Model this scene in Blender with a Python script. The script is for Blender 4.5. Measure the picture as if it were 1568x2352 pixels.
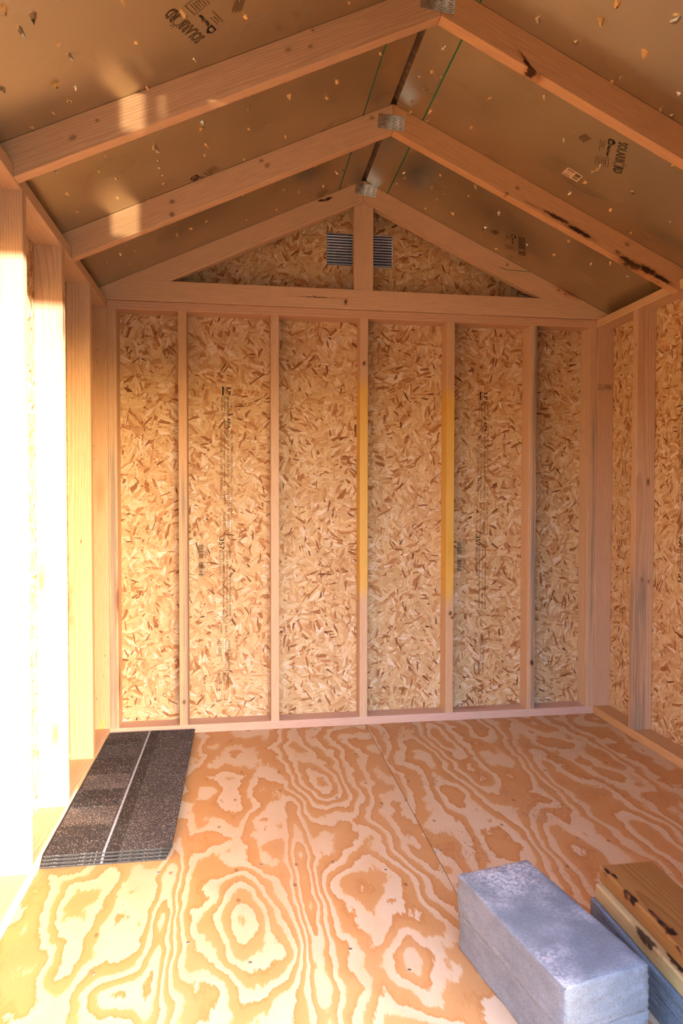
import bpy, bmesh, math, random
from mathutils import Vector, Matrix

scene = bpy.context.scene
for o in list(bpy.data.objects):
    bpy.data.objects.remove(o)
COL = scene.collection
random.seed(7)

# ------------------------------------------------------------------ camera
CAM = Vector((0.5763, -3.1045, 1.0775))
YAW, PITCH, ROLL, FPX = 0.1466, -0.0258, 0.0015, 1560.48
FW = Vector((math.sin(YAW)*math.cos(PITCH), math.cos(YAW)*math.cos(PITCH), math.sin(PITCH)))
_rt = Vector((math.cos(YAW), -math.sin(YAW), 0)); _up = _rt.cross(FW)
RT = _rt*math.cos(ROLL) + _up*math.sin(ROLL); UP = _up*math.cos(ROLL) - _rt*math.sin(ROLL)
cam_d = bpy.data.cameras.new('camera'); cam = bpy.data.objects.new('camera', cam_d); COL.objects.link(cam)
cam_d.sensor_fit = 'VERTICAL'; cam_d.sensor_height = 36.0; cam_d.lens = FPX/2352*36.0
cam_d.clip_start = 0.02
cam.matrix_world = Matrix(((RT.x, UP.x, -FW.x, CAM.x), (RT.y, UP.y, -FW.y, CAM.y), (RT.z, UP.z, -FW.z, CAM.z), (0, 0, 0, 1)))
cam_d.dof.use_dof = True; cam_d.dof.focus_distance = 2.9; cam_d.dof.aperture_fstop = 5.6
scene.camera = cam

# ------------------------------------------------------------------ sky, sun, exposure
SUN_DIR = Vector((-0.80, 1.0, -0.055)).normalized()
world = bpy.data.worlds.new('sky'); scene.world = world; world.use_nodes = True
bg = world.node_tree.nodes['Background']
sky = world.node_tree.nodes.new('ShaderNodeTexSky'); sky.sky_type = 'NISHITA'; sky.sun_disc = False
sky.sun_elevation = math.radians(4.0); sky.sun_rotation = math.atan2(-SUN_DIR.x, -SUN_DIR.y)
sky.air_density = 1.0; sky.dust_density = 5.0; sky.ozone_density = 1.5
wb = world.node_tree.nodes.new('ShaderNodeMix'); wb.data_type = 'RGBA'; wb.blend_type = 'MULTIPLY'; wb.inputs[0].default_value = 1.0
wb.inputs[7].default_value = (0.87, 1.0, 1.46, 1)      # camera white balance for the low sun
world.node_tree.links.new(sky.outputs[0], wb.inputs[6]); world.node_tree.links.new(wb.outputs[2], bg.inputs['Color']); bg.inputs['Strength'].default_value = 7.0
sl = bpy.data.lights.new('sun', 'SUN'); sl.energy = 16.0; sl.angle = math.radians(1.2); sl.color = (1.0, 0.96, 0.90)
sun = bpy.data.objects.new('sun', sl); COL.objects.link(sun); sun.location = (3, -6, 3)
sun.rotation_euler = SUN_DIR.to_track_quat('-Z', 'Y').to_euler()
vs = scene.view_settings
vs.view_transform = 'Standard'; vs.look = 'None'; vs.gamma = 1.0; vs.use_curve_mapping = False
vs.exposure = 0.0

def glint(name, pos, target, rects, energy):
    """added spot lamp, masked into striped patches, standing in for reflected low sun"""
    L = bpy.data.lights.new(name, 'SPOT'); L.energy = energy; L.color = (1.0, 0.80, 0.50); L.shadow_soft_size = 0.012
    L.spot_size = math.radians(16); L.spot_blend = 0.0; L.use_nodes = True
    o = bpy.data.objects.new(name, L); COL.objects.link(o); o.location = pos
    d = (Vector(target)-Vector(pos)).normalized(); o.rotation_euler = d.to_track_quat('-Z', 'Y').to_euler()
    t = L.node_tree; em = t.nodes['Emission']
    tc = t.nodes.new('ShaderNodeTexCoord'); sp = t.nodes.new('ShaderNodeSeparateXYZ'); t.links.new(tc.outputs['Normal'], sp.inputs[0])
    def m(op, a, b=0.0):
        n = t.nodes.new('ShaderNodeMath'); n.operation = op
        for i, v in enumerate((a, b)):
            if isinstance(v, bpy.types.NodeSocket): t.links.new(v, n.inputs[i])
            else: n.inputs[i].default_value = v
        return n.outputs[0]
    def soft(v, e, w):
        n = t.nodes.new('ShaderNodeMapRange'); n.interpolation_type = 'SMOOTHSTEP'; t.links.new(v, n.inputs[0])
        n.inputs[1].default_value = e-w; n.inputs[2].default_value = e+w; return n.outputs[0]
    z = m('ABSOLUTE', sp.outputs[2]); u = m('DIVIDE', sp.outputs[0], z); v = m('DIVIDE', sp.outputs[1], z)
    tot = None
    for (u0, u1, v0, v1, stripes, k) in rects:
        a = m('MULTIPLY', soft(u, u0, 0.0012), m('SUBTRACT', 1.0, soft(u, u1, 0.0012)))
        b = m('MULTIPLY', soft(v, v0, 0.0012), m('SUBTRACT', 1.0, soft(v, v1, 0.0012)))
        w = m('MULTIPLY', m('MULTIPLY', a, b), k)
        if stripes:
            sn_ = m('ADD', m('MULTIPLY', m('SINE', m('MULTIPLY', v, 6.283*stripes)), 0.30), 0.70); w = m('MULTIPLY', w, sn_)
        tot = w if tot is None else m('ADD', tot, w)
    t.links.new(tot, em.inputs['Strength'])
    return o
# ------------------------------------------------------------------ measures (metres)
W, H = 2.2875, 1.888            # inner width, top of studs
SD, SW = 0.089, 0.038           # 2x4 lumber
YF = -2.26                      # inner face of the front wall
AX, AZ, K = 1.131, 2.511, 0.462 # ridge x, rafter top at ridge, slope
SLEN = math.sqrt(1 + K*K)
def roof_z(x): return AZ - K*abs(x - AX)

def ray(u, v):
    return FW + RT*((u - 784)/FPX) - UP*((v - 1176)/FPX)
def px_plane(u, v, axis, val):
    d = ray(u, v); t = (val - CAM[axis])/d[axis]; return CAM + d*t
def glint_rects(pos, target, lst):
    q = (Vector(target)-pos).normalized().to_track_quat('-Z', 'Y').to_matrix().inverted(); out = []
    for (u0, u1, v0, v1, y, st, k) in lst:
        c = [q @ (px_plane(u, v, 1, y) - pos) for u in (u0, u1) for v in (v0, v1)]
        us = [p.x/-p.z for p in c]; vs_ = [p.y/-p.z for p in c]
        out.append((min(us), max(us), min(vs_), max(vs_), st, k))
    return out
GP = Vector((1.3, -6.6, 0.30)); GT = (0.35, -1.2358, 2.08)
glint('glint_spot_lamp', GP, GT, glint_rects(GP, GT, [(278, 330, 200, 296, -1.2358, 330, 1.0), (364, 380, 190, 268, -1.2358, 330, 0.4), (480, 548, 186, 236, -1.2358, 330, 0.75), (256, 318, 462, 540, -0.6285, 0, 0.75)]), 2400)  # added lamp outside the doorway, imitates reflected sun patches on the left rafters
def px_roof(u, v, s):
    d = ray(u, v); t = (AZ - K*s*(CAM.x - AX) - CAM.z)/(d.z + K*s*d.x); return CAM + d*t

# ------------------------------------------------------------------ object helpers
def tag(o, label=None, cat=None, group=None, kind=None):
    if label: o['label'] = label
    if cat: o['category'] = cat
    if group: o['group'] = group
    if kind: o['kind'] = kind
    return o
MW = {}
def link(o, mw, parent=None):
    COL.objects.link(o)
    MW[o.name] = mw.copy()
    if parent is not None:
        o.parent = parent
        o.matrix_parent_inverse = Matrix.Identity(4)
        o.matrix_basis = MW[parent.name].inverted() @ mw
    else:
        o.matrix_basis = mw
    return o
def empty(name, loc, rz=0.0):
    o = bpy.data.objects.new(name, None); o.empty_display_size = 0.1
    return link(o, Matrix.Translation(loc) @ Matrix.Rotation(rz, 4, 'Z'))
def mesh_obj(name, me, mat, mw=Matrix.Identity(4), parent=None):
    o = bpy.data.objects.new(name, me)
    if mat is not None and len(me.materials) == 0: me.materials.append(mat)
    return link(o, mw, parent)
def bm_mesh(name, bm, smooth=False):
    me = bpy.data.meshes.new(name); bm.normal_update(); bm.to_mesh(me); bm.free()
    if smooth:
        for p in me.polygons: p.use_smooth = True
    return me
def add_box(bm, x0, x1, y0, y1, z0, z1, mi=0):
    vs_ = [bm.verts.new(p) for p in ((x0,y0,z0),(x1,y0,z0),(x1,y1,z0),(x0,y1,z0),(x0,y0,z1),(x1,y0,z1),(x1,y1,z1),(x0,y1,z1))]
    fs = []
    for f in ((0,3,2,1),(4,5,6,7),(0,1,5,4),(1,2,6,5),(2,3,7,6),(3,0,4,7)):
        fc = bm.faces.new([vs_[i] for i in f]); fc.material_index = mi; fs.append(fc)
    return vs_
def bevel_all(bm, off, seg=2):
    bmesh.ops.bevel(bm, geom=list(bm.edges), offset=off, segments=seg, affect='EDGES', profile=0.6)
def prism(name, poly, y0, y1, mat, parent=None, mw=Matrix.Identity(4), bev=0.0):
    """polygon in local x-z, extruded along local y"""
    bm = bmesh.new()
    a = [bm.verts.new((p[0], y0, p[1])) for p in poly]; b = [bm.verts.new((p[0], y1, p[1])) for p in poly]
    n = len(poly)
    bm.faces.new(a); bm.faces.new(b[::-1])
    for i in range(n):
        bm.faces.new((a[i], b[i], b[(i+1) % n], a[(i+1) % n]))
    bmesh.ops.recalc_face_normals(bm, faces=bm.faces)
    if bev: bevel_all(bm, bev, 2)
    return mesh_obj(name, bm_mesh(name, bm), mat, mw, parent)
def box(name, x0, x1, y0, y1, z0, z1, mat, parent=None, bev=0.0):
    """axis aligned box; object origin at its centre"""
    c = Vector(((x0+x1)/2, (y0+y1)/2, (z0+z1)/2)); bm = bmesh.new()
    add_box(bm, x0-c.x, x1-c.x, y0-c.y, y1-c.y, z0-c.z, z1-c.z)
    if bev: bevel_all(bm, bev)
    return mesh_obj(name, bm_mesh(name, bm), mat, Matrix.Translation(c), parent)
def board(name, p0, p1, zdir, wz, wy, mat, parent=None, bev=0.0025):
    """lumber: local x along p0-p1, cross-section wy (local y) by wz (local z); p0,p1 on the axis"""
    p0, p1 = Vector(p0), Vector(p1); X = (p1-p0); L = X.length; X.normalize()
    Z = Vector(zdir).normalized(); Y = Z.cross(X).normalized(); Z = X.cross(Y)
    mw = Matrix(((X.x,Y.x,Z.x,0),(X.y,Y.y,Z.y,0),(X.z,Y.z,Z.z,0),(0,0,0,1)))
    mw.translation = (p0+p1)/2
    bm = bmesh.new(); add_box(bm, -L/2, L/2, -wy/2, wy/2, -wz/2, wz/2)
    ed = [e for e in bm.edges if abs((e.verts[0].co-e.verts[1].co).x) > L*0.9]
    if bev: bmesh.ops.bevel(bm, geom=ed, offset=bev, segments=2, affect='EDGES', profile=0.5)
    return mesh_obj(name, bm_mesh(name, bm), mat, mw, parent)

# ------------------------------------------------------------------ node helpers
class NT:
    def __init__(s, name):
        s.mat = bpy.data.materials.new(name); s.mat.use_nodes = True
        s.t = s.mat.node_tree; s.t.nodes.clear()
        s.out = s.t.nodes.new('ShaderNodeOutputMaterial'); s.b = s.t.nodes.new('ShaderNodeBsdfPrincipled')
        s.t.links.new(s.b.outputs[0], s.out.inputs[0])
    def n(s, ty, **kw):
        nd = s.t.nodes.new(ty)
        for k, v in kw.items(): setattr(nd, k, v)
        return nd
    def put(s, sock, v):
        if v is None: return
        if isinstance(v, bpy.types.NodeSocket): s.t.links.new(v, sock)
        elif isinstance(v, (tuple, list)) and len(v) == 3 and sock.type == 'RGBA': sock.default_value = (*v, 1)
        else: sock.default_value = v
    def m(s, op, a, b=None, c=None, clamp=False):
        nd = s.n('ShaderNodeMath', operation=op, use_clamp=clamp)
        for i, v in enumerate((a, b, c)): s.put(nd.inputs[i], v)
        return nd.outputs[0]
    def vm(s, op, a, b=None):
        nd = s.n('ShaderNodeVectorMath', operation=op)
        s.put(nd.inputs[0], a); s.put(nd.inputs[1], b)
        return nd.outputs['Value'] if op in ('LENGTH', 'DOT_PRODUCT', 'DISTANCE') else nd.outputs[0]
    def obj(s): return s.n('ShaderNodeTexCoord').outputs['Object']
    def rnd(s): return s.n('ShaderNodeObjectInfo').outputs['Random']
    def sep(s, v):
        nd = s.n('ShaderNodeSeparateXYZ'); s.put(nd.inputs[0], v); return nd.outputs
    def comb(s, x=0.0, y=0.0, z=0.0):
        nd = s.n('ShaderNodeCombineXYZ')
        for i, v in enumerate((x, y, z)): s.put(nd.inputs[i], v)
        return nd.outputs[0]
    def map(s, v, loc=(0,0,0), rot=(0,0,0), sc=(1,1,1)):
        nd = s.n('ShaderNodeMapping'); s.put(nd.inputs[0], v)
        nd.inputs[1].default_value = loc; nd.inputs[2].default_value = rot; nd.inputs[3].default_value = sc
        return nd.outputs[0]
    def noise(s, v, scale=1.0, detail=2.0, rough=0.5, dist=0.0, col=False):
        nd = s.n('ShaderNodeTexNoise'); s.put(nd.inputs['Vector'], v)
        nd.inputs['Scale'].default_value = scale; nd.inputs['Detail'].default_value = detail
        nd.inputs['Roughness'].default_value = rough; nd.inputs['Distortion'].default_value = dist
        return nd.outputs['Color' if col else 'Fac']
    def voro(s, v, scale=1.0, rand=1.0, feature='F1', dims='3D'):
        nd = s.n('ShaderNodeTexVoronoi', feature=feature, voronoi_dimensions=dims); s.put(nd.inputs['Vector'], v)
        nd.inputs['Scale'].default_value = scale; nd.inputs['Randomness'].default_value = rand
        return nd.outputs
    def ramp(s, f, stops, interp='LINEAR'):
        nd = s.n('ShaderNodeValToRGB'); cr = nd.color_ramp; cr.interpolation = interp
        while len(cr.elements) > 1: cr.elements.remove(cr.elements[-1])
        for i, (p, c) in enumerate(stops):
            e = cr.elements[0] if i == 0 else cr.elements.new(p)
            e.position = p; e.color = (*c, 1) if isinstance(c, (tuple, list)) else (c, c, c, 1)
        s.put(nd.inputs[0], f); return nd.outputs[0]
    def ss(s, v, a, b):
        nd = s.n('ShaderNodeMapRange', interpolation_type='SMOOTHSTEP'); s.put(nd.inputs[0], v)
        nd.inputs[1].default_value = a; nd.inputs[2].default_value = b
        nd.inputs[3].default_value = 0; nd.inputs[4].default_value = 1
        return nd.outputs[0]
    def mix(s, f, a, b, mode='MIX'):
        nd = s.n('ShaderNodeMix', data_type='RGBA', blend_type=mode)
        s.put(nd.inputs[0], f); s.put(nd.inputs[6], a); s.put(nd.inputs[7], b); return nd.outputs[2]
    def bump(s, h, st=0.3, dist=0.01):
        nd = s.n('ShaderNodeBump'); nd.inputs['Strength'].default_value = st; nd.inputs['Distance'].default_value = dist
        s.put(nd.inputs['Height'], h); s.put(s.b.inputs['Normal'], nd.outputs[0])
    def fin(s, col, rough=0.6, metal=0.0, spec=0.3):
        s.put(s.b.inputs['Base Color'], col); s.put(s.b.inputs['Roughness'], rough); s.put(s.b.inputs['Metallic'], metal)
        s.b.inputs['Specular IOR Level'].default_value = spec
        return s.mat

def srgb(r, g, b):
    f = lambda c: (c/255/12.92) if c/255 <= 0.04045 else ((c/255+0.055)/1.055)**2.4
    return (f(r), f(g), f(b))

def lumber(name, light=srgb(236,204,166), dark=srgb(210,164,118), spots=(), paint=(), grey=(), ring=1.0, knots=0.45):
    """2x lumber. spots: (x,y,z,rx,ry,rz,strength) dark knots / bark holes in board space;
    paint: (x0,x1,soft) yellow; grey: (axis,lo,hi,x0,x1) blue stain"""
    t = NT(name); P = t.obj(); r = t.rnd()
    off = t.vm('SCALE', (31.7, 17.3, 23.9)); t.put(off.node.inputs['Scale'], r)
    Q = t.vm('ADD', P, off); qs = t.sep(Q); ps = t.sep(P)
    # knots
    kv = t.voro(t.map(Q, sc=(2.3, 9.0, 9.0)), 1.0, 1.0)
    kd = kv['Distance']; kc = t.sep(kv['Color'])[0]
    kon = t.m('LESS_THAN', kc, knots)
    near = t.m('MULTIPLY', t.m('POWER', t.m('SUBTRACT', 1.0, t.m('MINIMUM', kd, 1.0)), 5.0), kon)
    # growth rings round a pith outside the board
    wv = t.noise(t.map(Q, sc=(0.9, 4.0, 4.0)), 1.0, 2.0, 0.5)
    oy = t.m('ADD', t.m('MULTIPLY', t.m('FRACT', t.m('MULTIPLY', r, 7.31)), 0.16), -0.08)
    oz = t.m('ADD', t.m('MULTIPLY', t.m('FRACT', t.m('MULTIPLY', r, 3.77)), 0.05), 0.03)
    rad = t.vm('LENGTH', t.comb(0.0, t.m('ADD', ps[1], oy), t.m('ADD', ps[2], oz)))
    rad = t.m('ADD', rad, t.m('MULTIPLY', wv, 0.035))
    rad = t.m('ADD', rad, t.m('MULTIPLY', near, 0.020))
    fr = t.m('FRACT', t.m('MULTIPLY', rad, 150.0*ring))
    late = t.ramp(fr, [(0.0, 0.05), (0.55, 0.35), (0.86, 1.0), (0.93, 0.9), (1.0, 0.05)])
    amp = t.m('MULTIPLY', late, t.m('ADD', 0.25, t.m('MULTIPLY', t.noise(t.map(Q, sc=(0.7, 12, 12)), 1.0, 1.0), 0.75)))
    col = t.mix(amp, light, dark)
    # broad tone + fibres
    tone = t.noise(t.map(Q, sc=(0.6, 7, 7)), 1.0, 3.0)
    col = t.mix(t.m('MULTIPLY', t.ss(tone, 0.40, 0.68), 0.40), col, srgb(220,176,132), 'MIX')
    fib = t.noise(t.map(Q, sc=(14, 420, 420)), 1.0, 2.0, 0.6)
    col = t.mix(0.5, col, t.ramp(fib, [(0.3, 0.72), (0.6, 1.08)]), 'MULTIPLY')
    tint = t.ramp(t.m('FRACT', t.m('MULTIPLY', r, 11.13)), [(0.0, (0.98, 0.93, 0.90)), (0.35, (1.0, 1.0, 1.0)), (0.7, (1.0, 0.95, 0.86)), (1.0, (0.93, 0.86, 0.80))])
    col = t.mix(1.0, col, tint, 'MULTIPLY')
    # knot colour
    core = t.m('MULTIPLY', t.ss(kd, 0.16, 0.07), kon)
    halo = t.m('MULTIPLY', t.ss(kd, 0.34, 0.10), kon)
    col = t.mix(t.m('MULTIPLY', halo, 0.45), col, srgb(190,124,74))
    col = t.mix(t.m('MULTIPLY', core, 0.80), col, srgb(138,80,44))
    # pin marks
    pv = t.voro(t.map(Q, sc=(11, 26, 26)), 1.0, 1.0)
    pin = t.m('MULTIPLY', t.ss(pv['Distance'], 0.11, 0.05), t.m('LESS_THAN', t.sep(pv['Color'])[0], 0.10))
    col = t.mix(t.m('MULTIPLY', pin, 0.7), col, srgb(96,56,30))
    hgt = fib
    for (ax_, lo, hi, x0, x1) in grey:
        gn = t.noise(t.map(Q, sc=(2.2, 90, 90)), 1.0, 3.0, 0.6)
        wob = t.m('MULTIPLY', t.m('SUBTRACT', t.noise(t.map(Q, sc=(1.5, 20, 20)), 1.0, 2.0), 0.5), 0.03)
        a = t.m('ADD', ps[ax_], wob)
        mk = t.m('MULTIPLY', t.ss(a, lo-0.004, lo+0.004), t.ss(a, hi+0.004, hi-0.004))
        mk = t.m('MULTIPLY', mk, t.m('MULTIPLY', t.ss(ps[0], x0-0.12, x0+0.12), t.ss(ps[0], x1+0.12, x1-0.12)))
        mk = t.m('MULTIPLY', mk, t.ss(gn, 0.34, 0.62))
        col = t.mix(t.m('MULTIPLY', mk, 0.80), col, srgb(150,138,124))
    for (x0, x1) in paint:
        wob = t.m('ADD', ps[0], t.m('MULTIPLY', t.noise(t.map(Q, sc=(3, 60, 60)), 1.0, 1.0), 0.05))
        mk = t.m('MULTIPLY', t.ss(wob, x0-0.03, x0+0.08), t.ss(wob, x1+0.08, x1-0.03))
        col = t.mix(t.m('MULTIPLY', mk, 0.62), col, srgb(246,196,40))
    for (x, y, z, rx, ry, rz, k, ang) in spots:
        v = t.vm('SUBTRACT', P, (x, y, z))
        v = t.map(v, rot=(0, ang, 0))
        v = t.map(v, sc=(1/rx, 1/ry, 1/rz))
        d = t.m('ADD', t.vm('LENGTH', v), t.m('MULTIPLY', t.m('SUBTRACT', t.noise(t.map(P, sc=(60, 90, 90)), 1.0, 2.0), 0.5), 1.3))
        mk = t.ss(d, 1.05, 0.6)
        col = t.mix(t.m('MULTIPLY', t.ss(d, 1.9, 0.7), 0.45*min(1, k)), col, srgb(150,90,46))
        col = t.mix(t.m('MULTIPLY', mk, k), col, srgb(40,22,12))
    t.bump(hgt, 0.12, 0.002)
    col = t.mix(1.0, col, (0.78, 0.77, 0.78), 'MULTIPLY')
    return t.fin(col, 0.62, 0, 0.25)

def osb(name, axes='xz', warm=1.0):
    t = NT(name); P = t.obj(); s = t.sep(P); r = t.rnd()
    a, b = {'xz': (s[0], s[2]), 'yz': (s[1], s[2]), 'xy': (s[0], s[1])}[axes]
    off = t.m('MULTIPLY', r, 37.0)
    P2 = t.comb(t.m('ADD', a, off), b, 0.0)
    wob = t.noise(P2, 9.0, 1.0, col=True)
    P2 = t.vm('ADD', P2, t.vm('SCALE', t.vm('SUBTRACT', wob, (0.5, 0.5, 0.5)))); P2.node.inputs[1].links[0].from_node.inputs['Scale'].default_value = 0.012
    pal = [(0.0, srgb(164,108,60)), (0.05, srgb(192,136,82)), (0.12, srgb(210,160,104)), (0.28, srgb(221,180,124)), (0.55, srgb(228,192,136)), (0.78, srgb(235,204,150)), (0.93, srgb(240,212,168)), (1.0, srgb(246,226,190))]
    base = t.noise(P2, 60.0, 2.0)
    col = t.mix(base, srgb(196,142,90), srgb(228,190,140))
    edge = None
    # strands: each coarse patch gets its own strand direction, several layers lie over each other
    layers = [(9.0, 3.4, 0.95, 7.0), (10.0, 3.8, 0.55, 9.0), (13.0, 4.2, 0.48, 11.0), (16.0, 4.6, 0.42, 13.0), (20.0, 4.6, 0.34, 15.0), (26.0, 5.5, 0.045, 17.0)]
    for i, (sc, asp, cov, coarse) in enumerate(layers):
        sh = t.map(P2, loc=(i*3.17, i*5.71, 0))
        ang = t.m('MULTIPLY', t.sep(t.voro(sh, coarse, 1.0, dims='2D')['Color'])[2], 6.283)
        vr = t.n('ShaderNodeVectorRotate', rotation_type='Z_AXIS'); t.put(vr.inputs['Vector'], sh); t.put(vr.inputs['Angle'], ang)
        v = t.map(vr.outputs[0], sc=(1.0, asp, 1.0))
        vo = t.voro(v, sc, 1.0, dims='2D')
        cs = t.sep(vo['Color'])
        on = t.m('LESS_THAN', cs[0], cov)
        c = t.ramp(cs[1], pal) if i < len(layers)-1 else t.ramp(cs[1], [(0.0, srgb(116,72,38)), (0.4, srgb(158,102,56)), (1.0, srgb(192,136,84))])
        grain = t.noise(t.map(v, sc=(5.0, 110.0/asp, 1.0)), 1.0, 2.0)
        c = t.mix(0.75, c, t.ramp(grain, [(0.3, 0.78), (0.65, 1.08)]), 'MULTIPLY')
        edark = t.m('MULTIPLY', t.ss(vo['Distance'], 0.34, 0.62), t.ss(cs[2], 0.45, 0.8))
        c = t.mix(t.m('MULTIPLY', edark, 0.32), c, srgb(150,100,56))
        col = t.mix(on, col, c)
        if edge is None: edge = t.m('MULTIPLY', on, cs[2])
        else: edge = t.m('ADD', t.m('MULTIPLY', edge, t.m('SUBTRACT', 1.0, on)), t.m('MULTIPLY', on, cs[2]))
    # tiny dark flecks
    fv = t.voro(t.map(P2, rot=(0, 0, 0.7), sc=(1, 2.2, 1)), 75.0, 1.0, dims='2D')
    fk = t.m('MULTIPLY', t.ss(fv['Distance'], 0.30, 0.14), t.m('LESS_THAN', t.sep(fv['Color'])[0], 0.06))
    col = t.mix(t.m('MULTIPLY', fk, 0.75), col, srgb(92,54,28))
    big = t.noise(P2, 3.0, 2.0)
    col = t.mix(0.5, col, t.ramp(big, [(0.3, 0.92), (0.7, 1.05)]), 'MULTIPLY')
    t.bump(edge, 0.25, 0.0025)
    col = t.mix(1.0, col, (0.82, 0.81, 0.86), 'MULTIPLY')
    return t.fin(col, 0.62, 0, 0.25)

def plywood(name, seed, hills, freq=6.5, xs=2.4, ys=0.62, scuff=0.0):
    """rotary-cut pine veneer, grain along y; hills: (x,y,rx,ry,height) of the cathedral rings in world metres"""
    t = NT(name); P = t.n('ShaderNodeNewGeometry').outputs['Position']; s = t.sep(P)
    fld = t.noise(t.map(P, loc=(seed, seed*1.7, seed), sc=(xs, ys, 0)), 1.0, 1.6, 0.45)
    fld = t.m('MULTIPLY', fld, 1.15)
    for (x, y, rx, ry, h) in hills:
        d = t.vm('LENGTH', t.map(t.vm('SUBTRACT', P, (x, y, 0.0)), sc=(1/rx, 1/ry, 0)))
        fld = t.m('ADD', fld, t.m('MULTIPLY', t.m('POWER', 2.718, t.m('MULTIPLY', t.m('MULTIPLY', d, d), -1.0)), h))
    wav = t.noise(t.map(P, loc=(3, seed, 0), sc=(6.5, 4, 0)), 1.0, 2.0)
    fld = t.m('ADD', fld, t.m('MULTIPLY', wav, 0.34))
    jag = t.noise(t.map(P, sc=(85, 26, 0)), 1.0, 3.0, 0.65)
    fld = t.m('ADD', fld, t.m('MULTIPLY', jag, 0.050))
    band = t.m('FRACT', t.m('MULTIPLY', fld, freq))
    cream, tan, org, dor = srgb(240,212,170), srgb(232,190,138), srgb(222,166,102), srgb(210,146,82)
    col = t.ramp(band, [(0.0, cream), (0.40, srgb(238,206,160)), (0.46, srgb(228,176,114)), (0.50, org), (0.80, srgb(220,162,98)), (0.93, dor), (0.965, srgb(222,166,104)), (1.0, cream)])
    fine = t.noise(t.map(P, sc=(500, 60, 0)), 1.0, 2.0)
    col = t.mix(0.35, col, t.ramp(fine, [(0.3, 0.85), (0.65, 1.06)]), 'MULTIPLY')
    cloud = t.noise(t.map(P, loc=(9, 4, 0), sc=(5, 2.5, 0)), 1.0, 3.0)
    col = t.mix(t.m('MULTIPLY', t.ss(cloud, 0.42, 0.7), 0.35), col, srgb(226,178,124))
    if scuff:
        sm = t.noise(t.map(P, loc=(2, 7, 0), sc=(4, 4, 0)), 1.0, 2.0)
        sp = t.noise(t.map(P, rot=(0, 0, 0.9), sc=(130, 55, 0)), 1.0, 2.0, 0.7)
        mk = t.m('MULTIPLY', t.ss(sm, 0.50, 0.66), t.ss(sp, 0.50, 0.66))
        col = t.mix(t.m('MULTIPLY', mk, scuff), col, srgb(126,98,88))
    dv = t.voro(t.map(P, sc=(6, 4, 0)), 1.0, 1.0, dims='2D')
    dk = t.m('MULTIPLY', t.ss(dv['Distance'], 0.045, 0.02), t.m('LESS_THAN', t.sep(dv['Color'])[0], 0.5))
    col = t.mix(t.m('MULTIPLY', dk, 0.6), col, srgb(120,82,56))
    t.bump(fine, 0.06, 0.001)
    col = t.mix(1.0, col, (0.68, 0.67, 0.70), 'MULTIPLY')
    return t.fin(col, 0.55, 0, 0.3)

def foil(name):
    t = NT(name); P = t.obj()
    n1 = t.noise(P, 4.0, 1.0, 0.5)
    n3 = t.noise(t.map(P, sc=(3, 6, 3)), 1.0, 1.0)
    col = t.mix(n1, (0.52, 0.46, 0.34), (0.64, 0.57, 0.43))
    rough = t.m('ADD', 0.19, t.m('MULTIPLY', n3, 0.22))
    t.bump(t.noise(P, 38.0, 2.0), 0.10, 0.004)
    return t.fin(col, rough, 0.92, 0.4)

def plain(name, c, rough=0.7, metal=0.0, spec=0.2, var=0.0, sc=40):
    t = NT(name)
    if var:
        n = t.noise(t.obj(), sc, 3.0, 0.6)
        c2 = tuple(x*(1-var) for x in c); c3 = tuple(min(1, x*(1+var)) for x in c)
        return t.fin(t.mix(t.ss(n, 0.3, 0.7), c2, c3), rough, metal, spec)
    return t.fin(c, rough, metal, spec)

def concrete(name, c=srgb(152,150,150), light=0.5):
    t = NT(name); P = t.obj(); Q = t.vm('ADD', P, t.vm('SCALE', (9, 7, 5))); Q.node.inputs[1].links[0].from_node.inputs['Scale'].default_value = 1.0
    t.put(Q.node.inputs[1].links[0].from_node.inputs['Scale'], t.rnd())
    n = t.noise(Q, 14.0, 3.0, 0.6); f = t.noise(Q, 330.0, 3.0, 0.75); g = t.noise(Q, 130.0, 2.0, 0.7)
    col = t.mix(t.ss(n, 0.3, 0.7), tuple(x*0.86 for x in c), tuple(min(1, x*1.10) for x in c))
    col = t.mix(0.8, col, t.ramp(f, [(0.30, 0.62), (0.5, 1.0), (0.68, 1.25)]), 'MULTIPLY')
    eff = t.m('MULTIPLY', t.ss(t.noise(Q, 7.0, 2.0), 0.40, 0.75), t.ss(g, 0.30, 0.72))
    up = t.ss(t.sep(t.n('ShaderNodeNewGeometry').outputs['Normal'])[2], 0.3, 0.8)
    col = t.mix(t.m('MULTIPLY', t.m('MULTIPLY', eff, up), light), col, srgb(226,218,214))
    t.bump(t.m('ADD', f, g), 0.7, 0.003)
    return t.fin(col, 0.9, 0, 0.2)

def granules(name, c0, c1, speck=0.25):
    t = NT(name); P = t.obj()
    v = t.voro(P, 420.0, 1.0); cs = t.sep(v['Color'])
    n = t.noise(P, 9.0, 2.0)
    col = t.mix(cs[0], c0, c1)
    col = t.mix(t.m('MULTIPLY', t.m('GREATER_THAN', cs[1], 1-speck), 0.75), col, srgb(172,158,146))
    col = t.mix(0.7, col, t.ramp(n, [(0.3, 0.8), (0.7, 1.15)]), 'MULTIPLY')
    t.bump(v['Distance'], 0.6, 0.002)
    return t.fin(col, 0.85, 0, 0.25)

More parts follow.
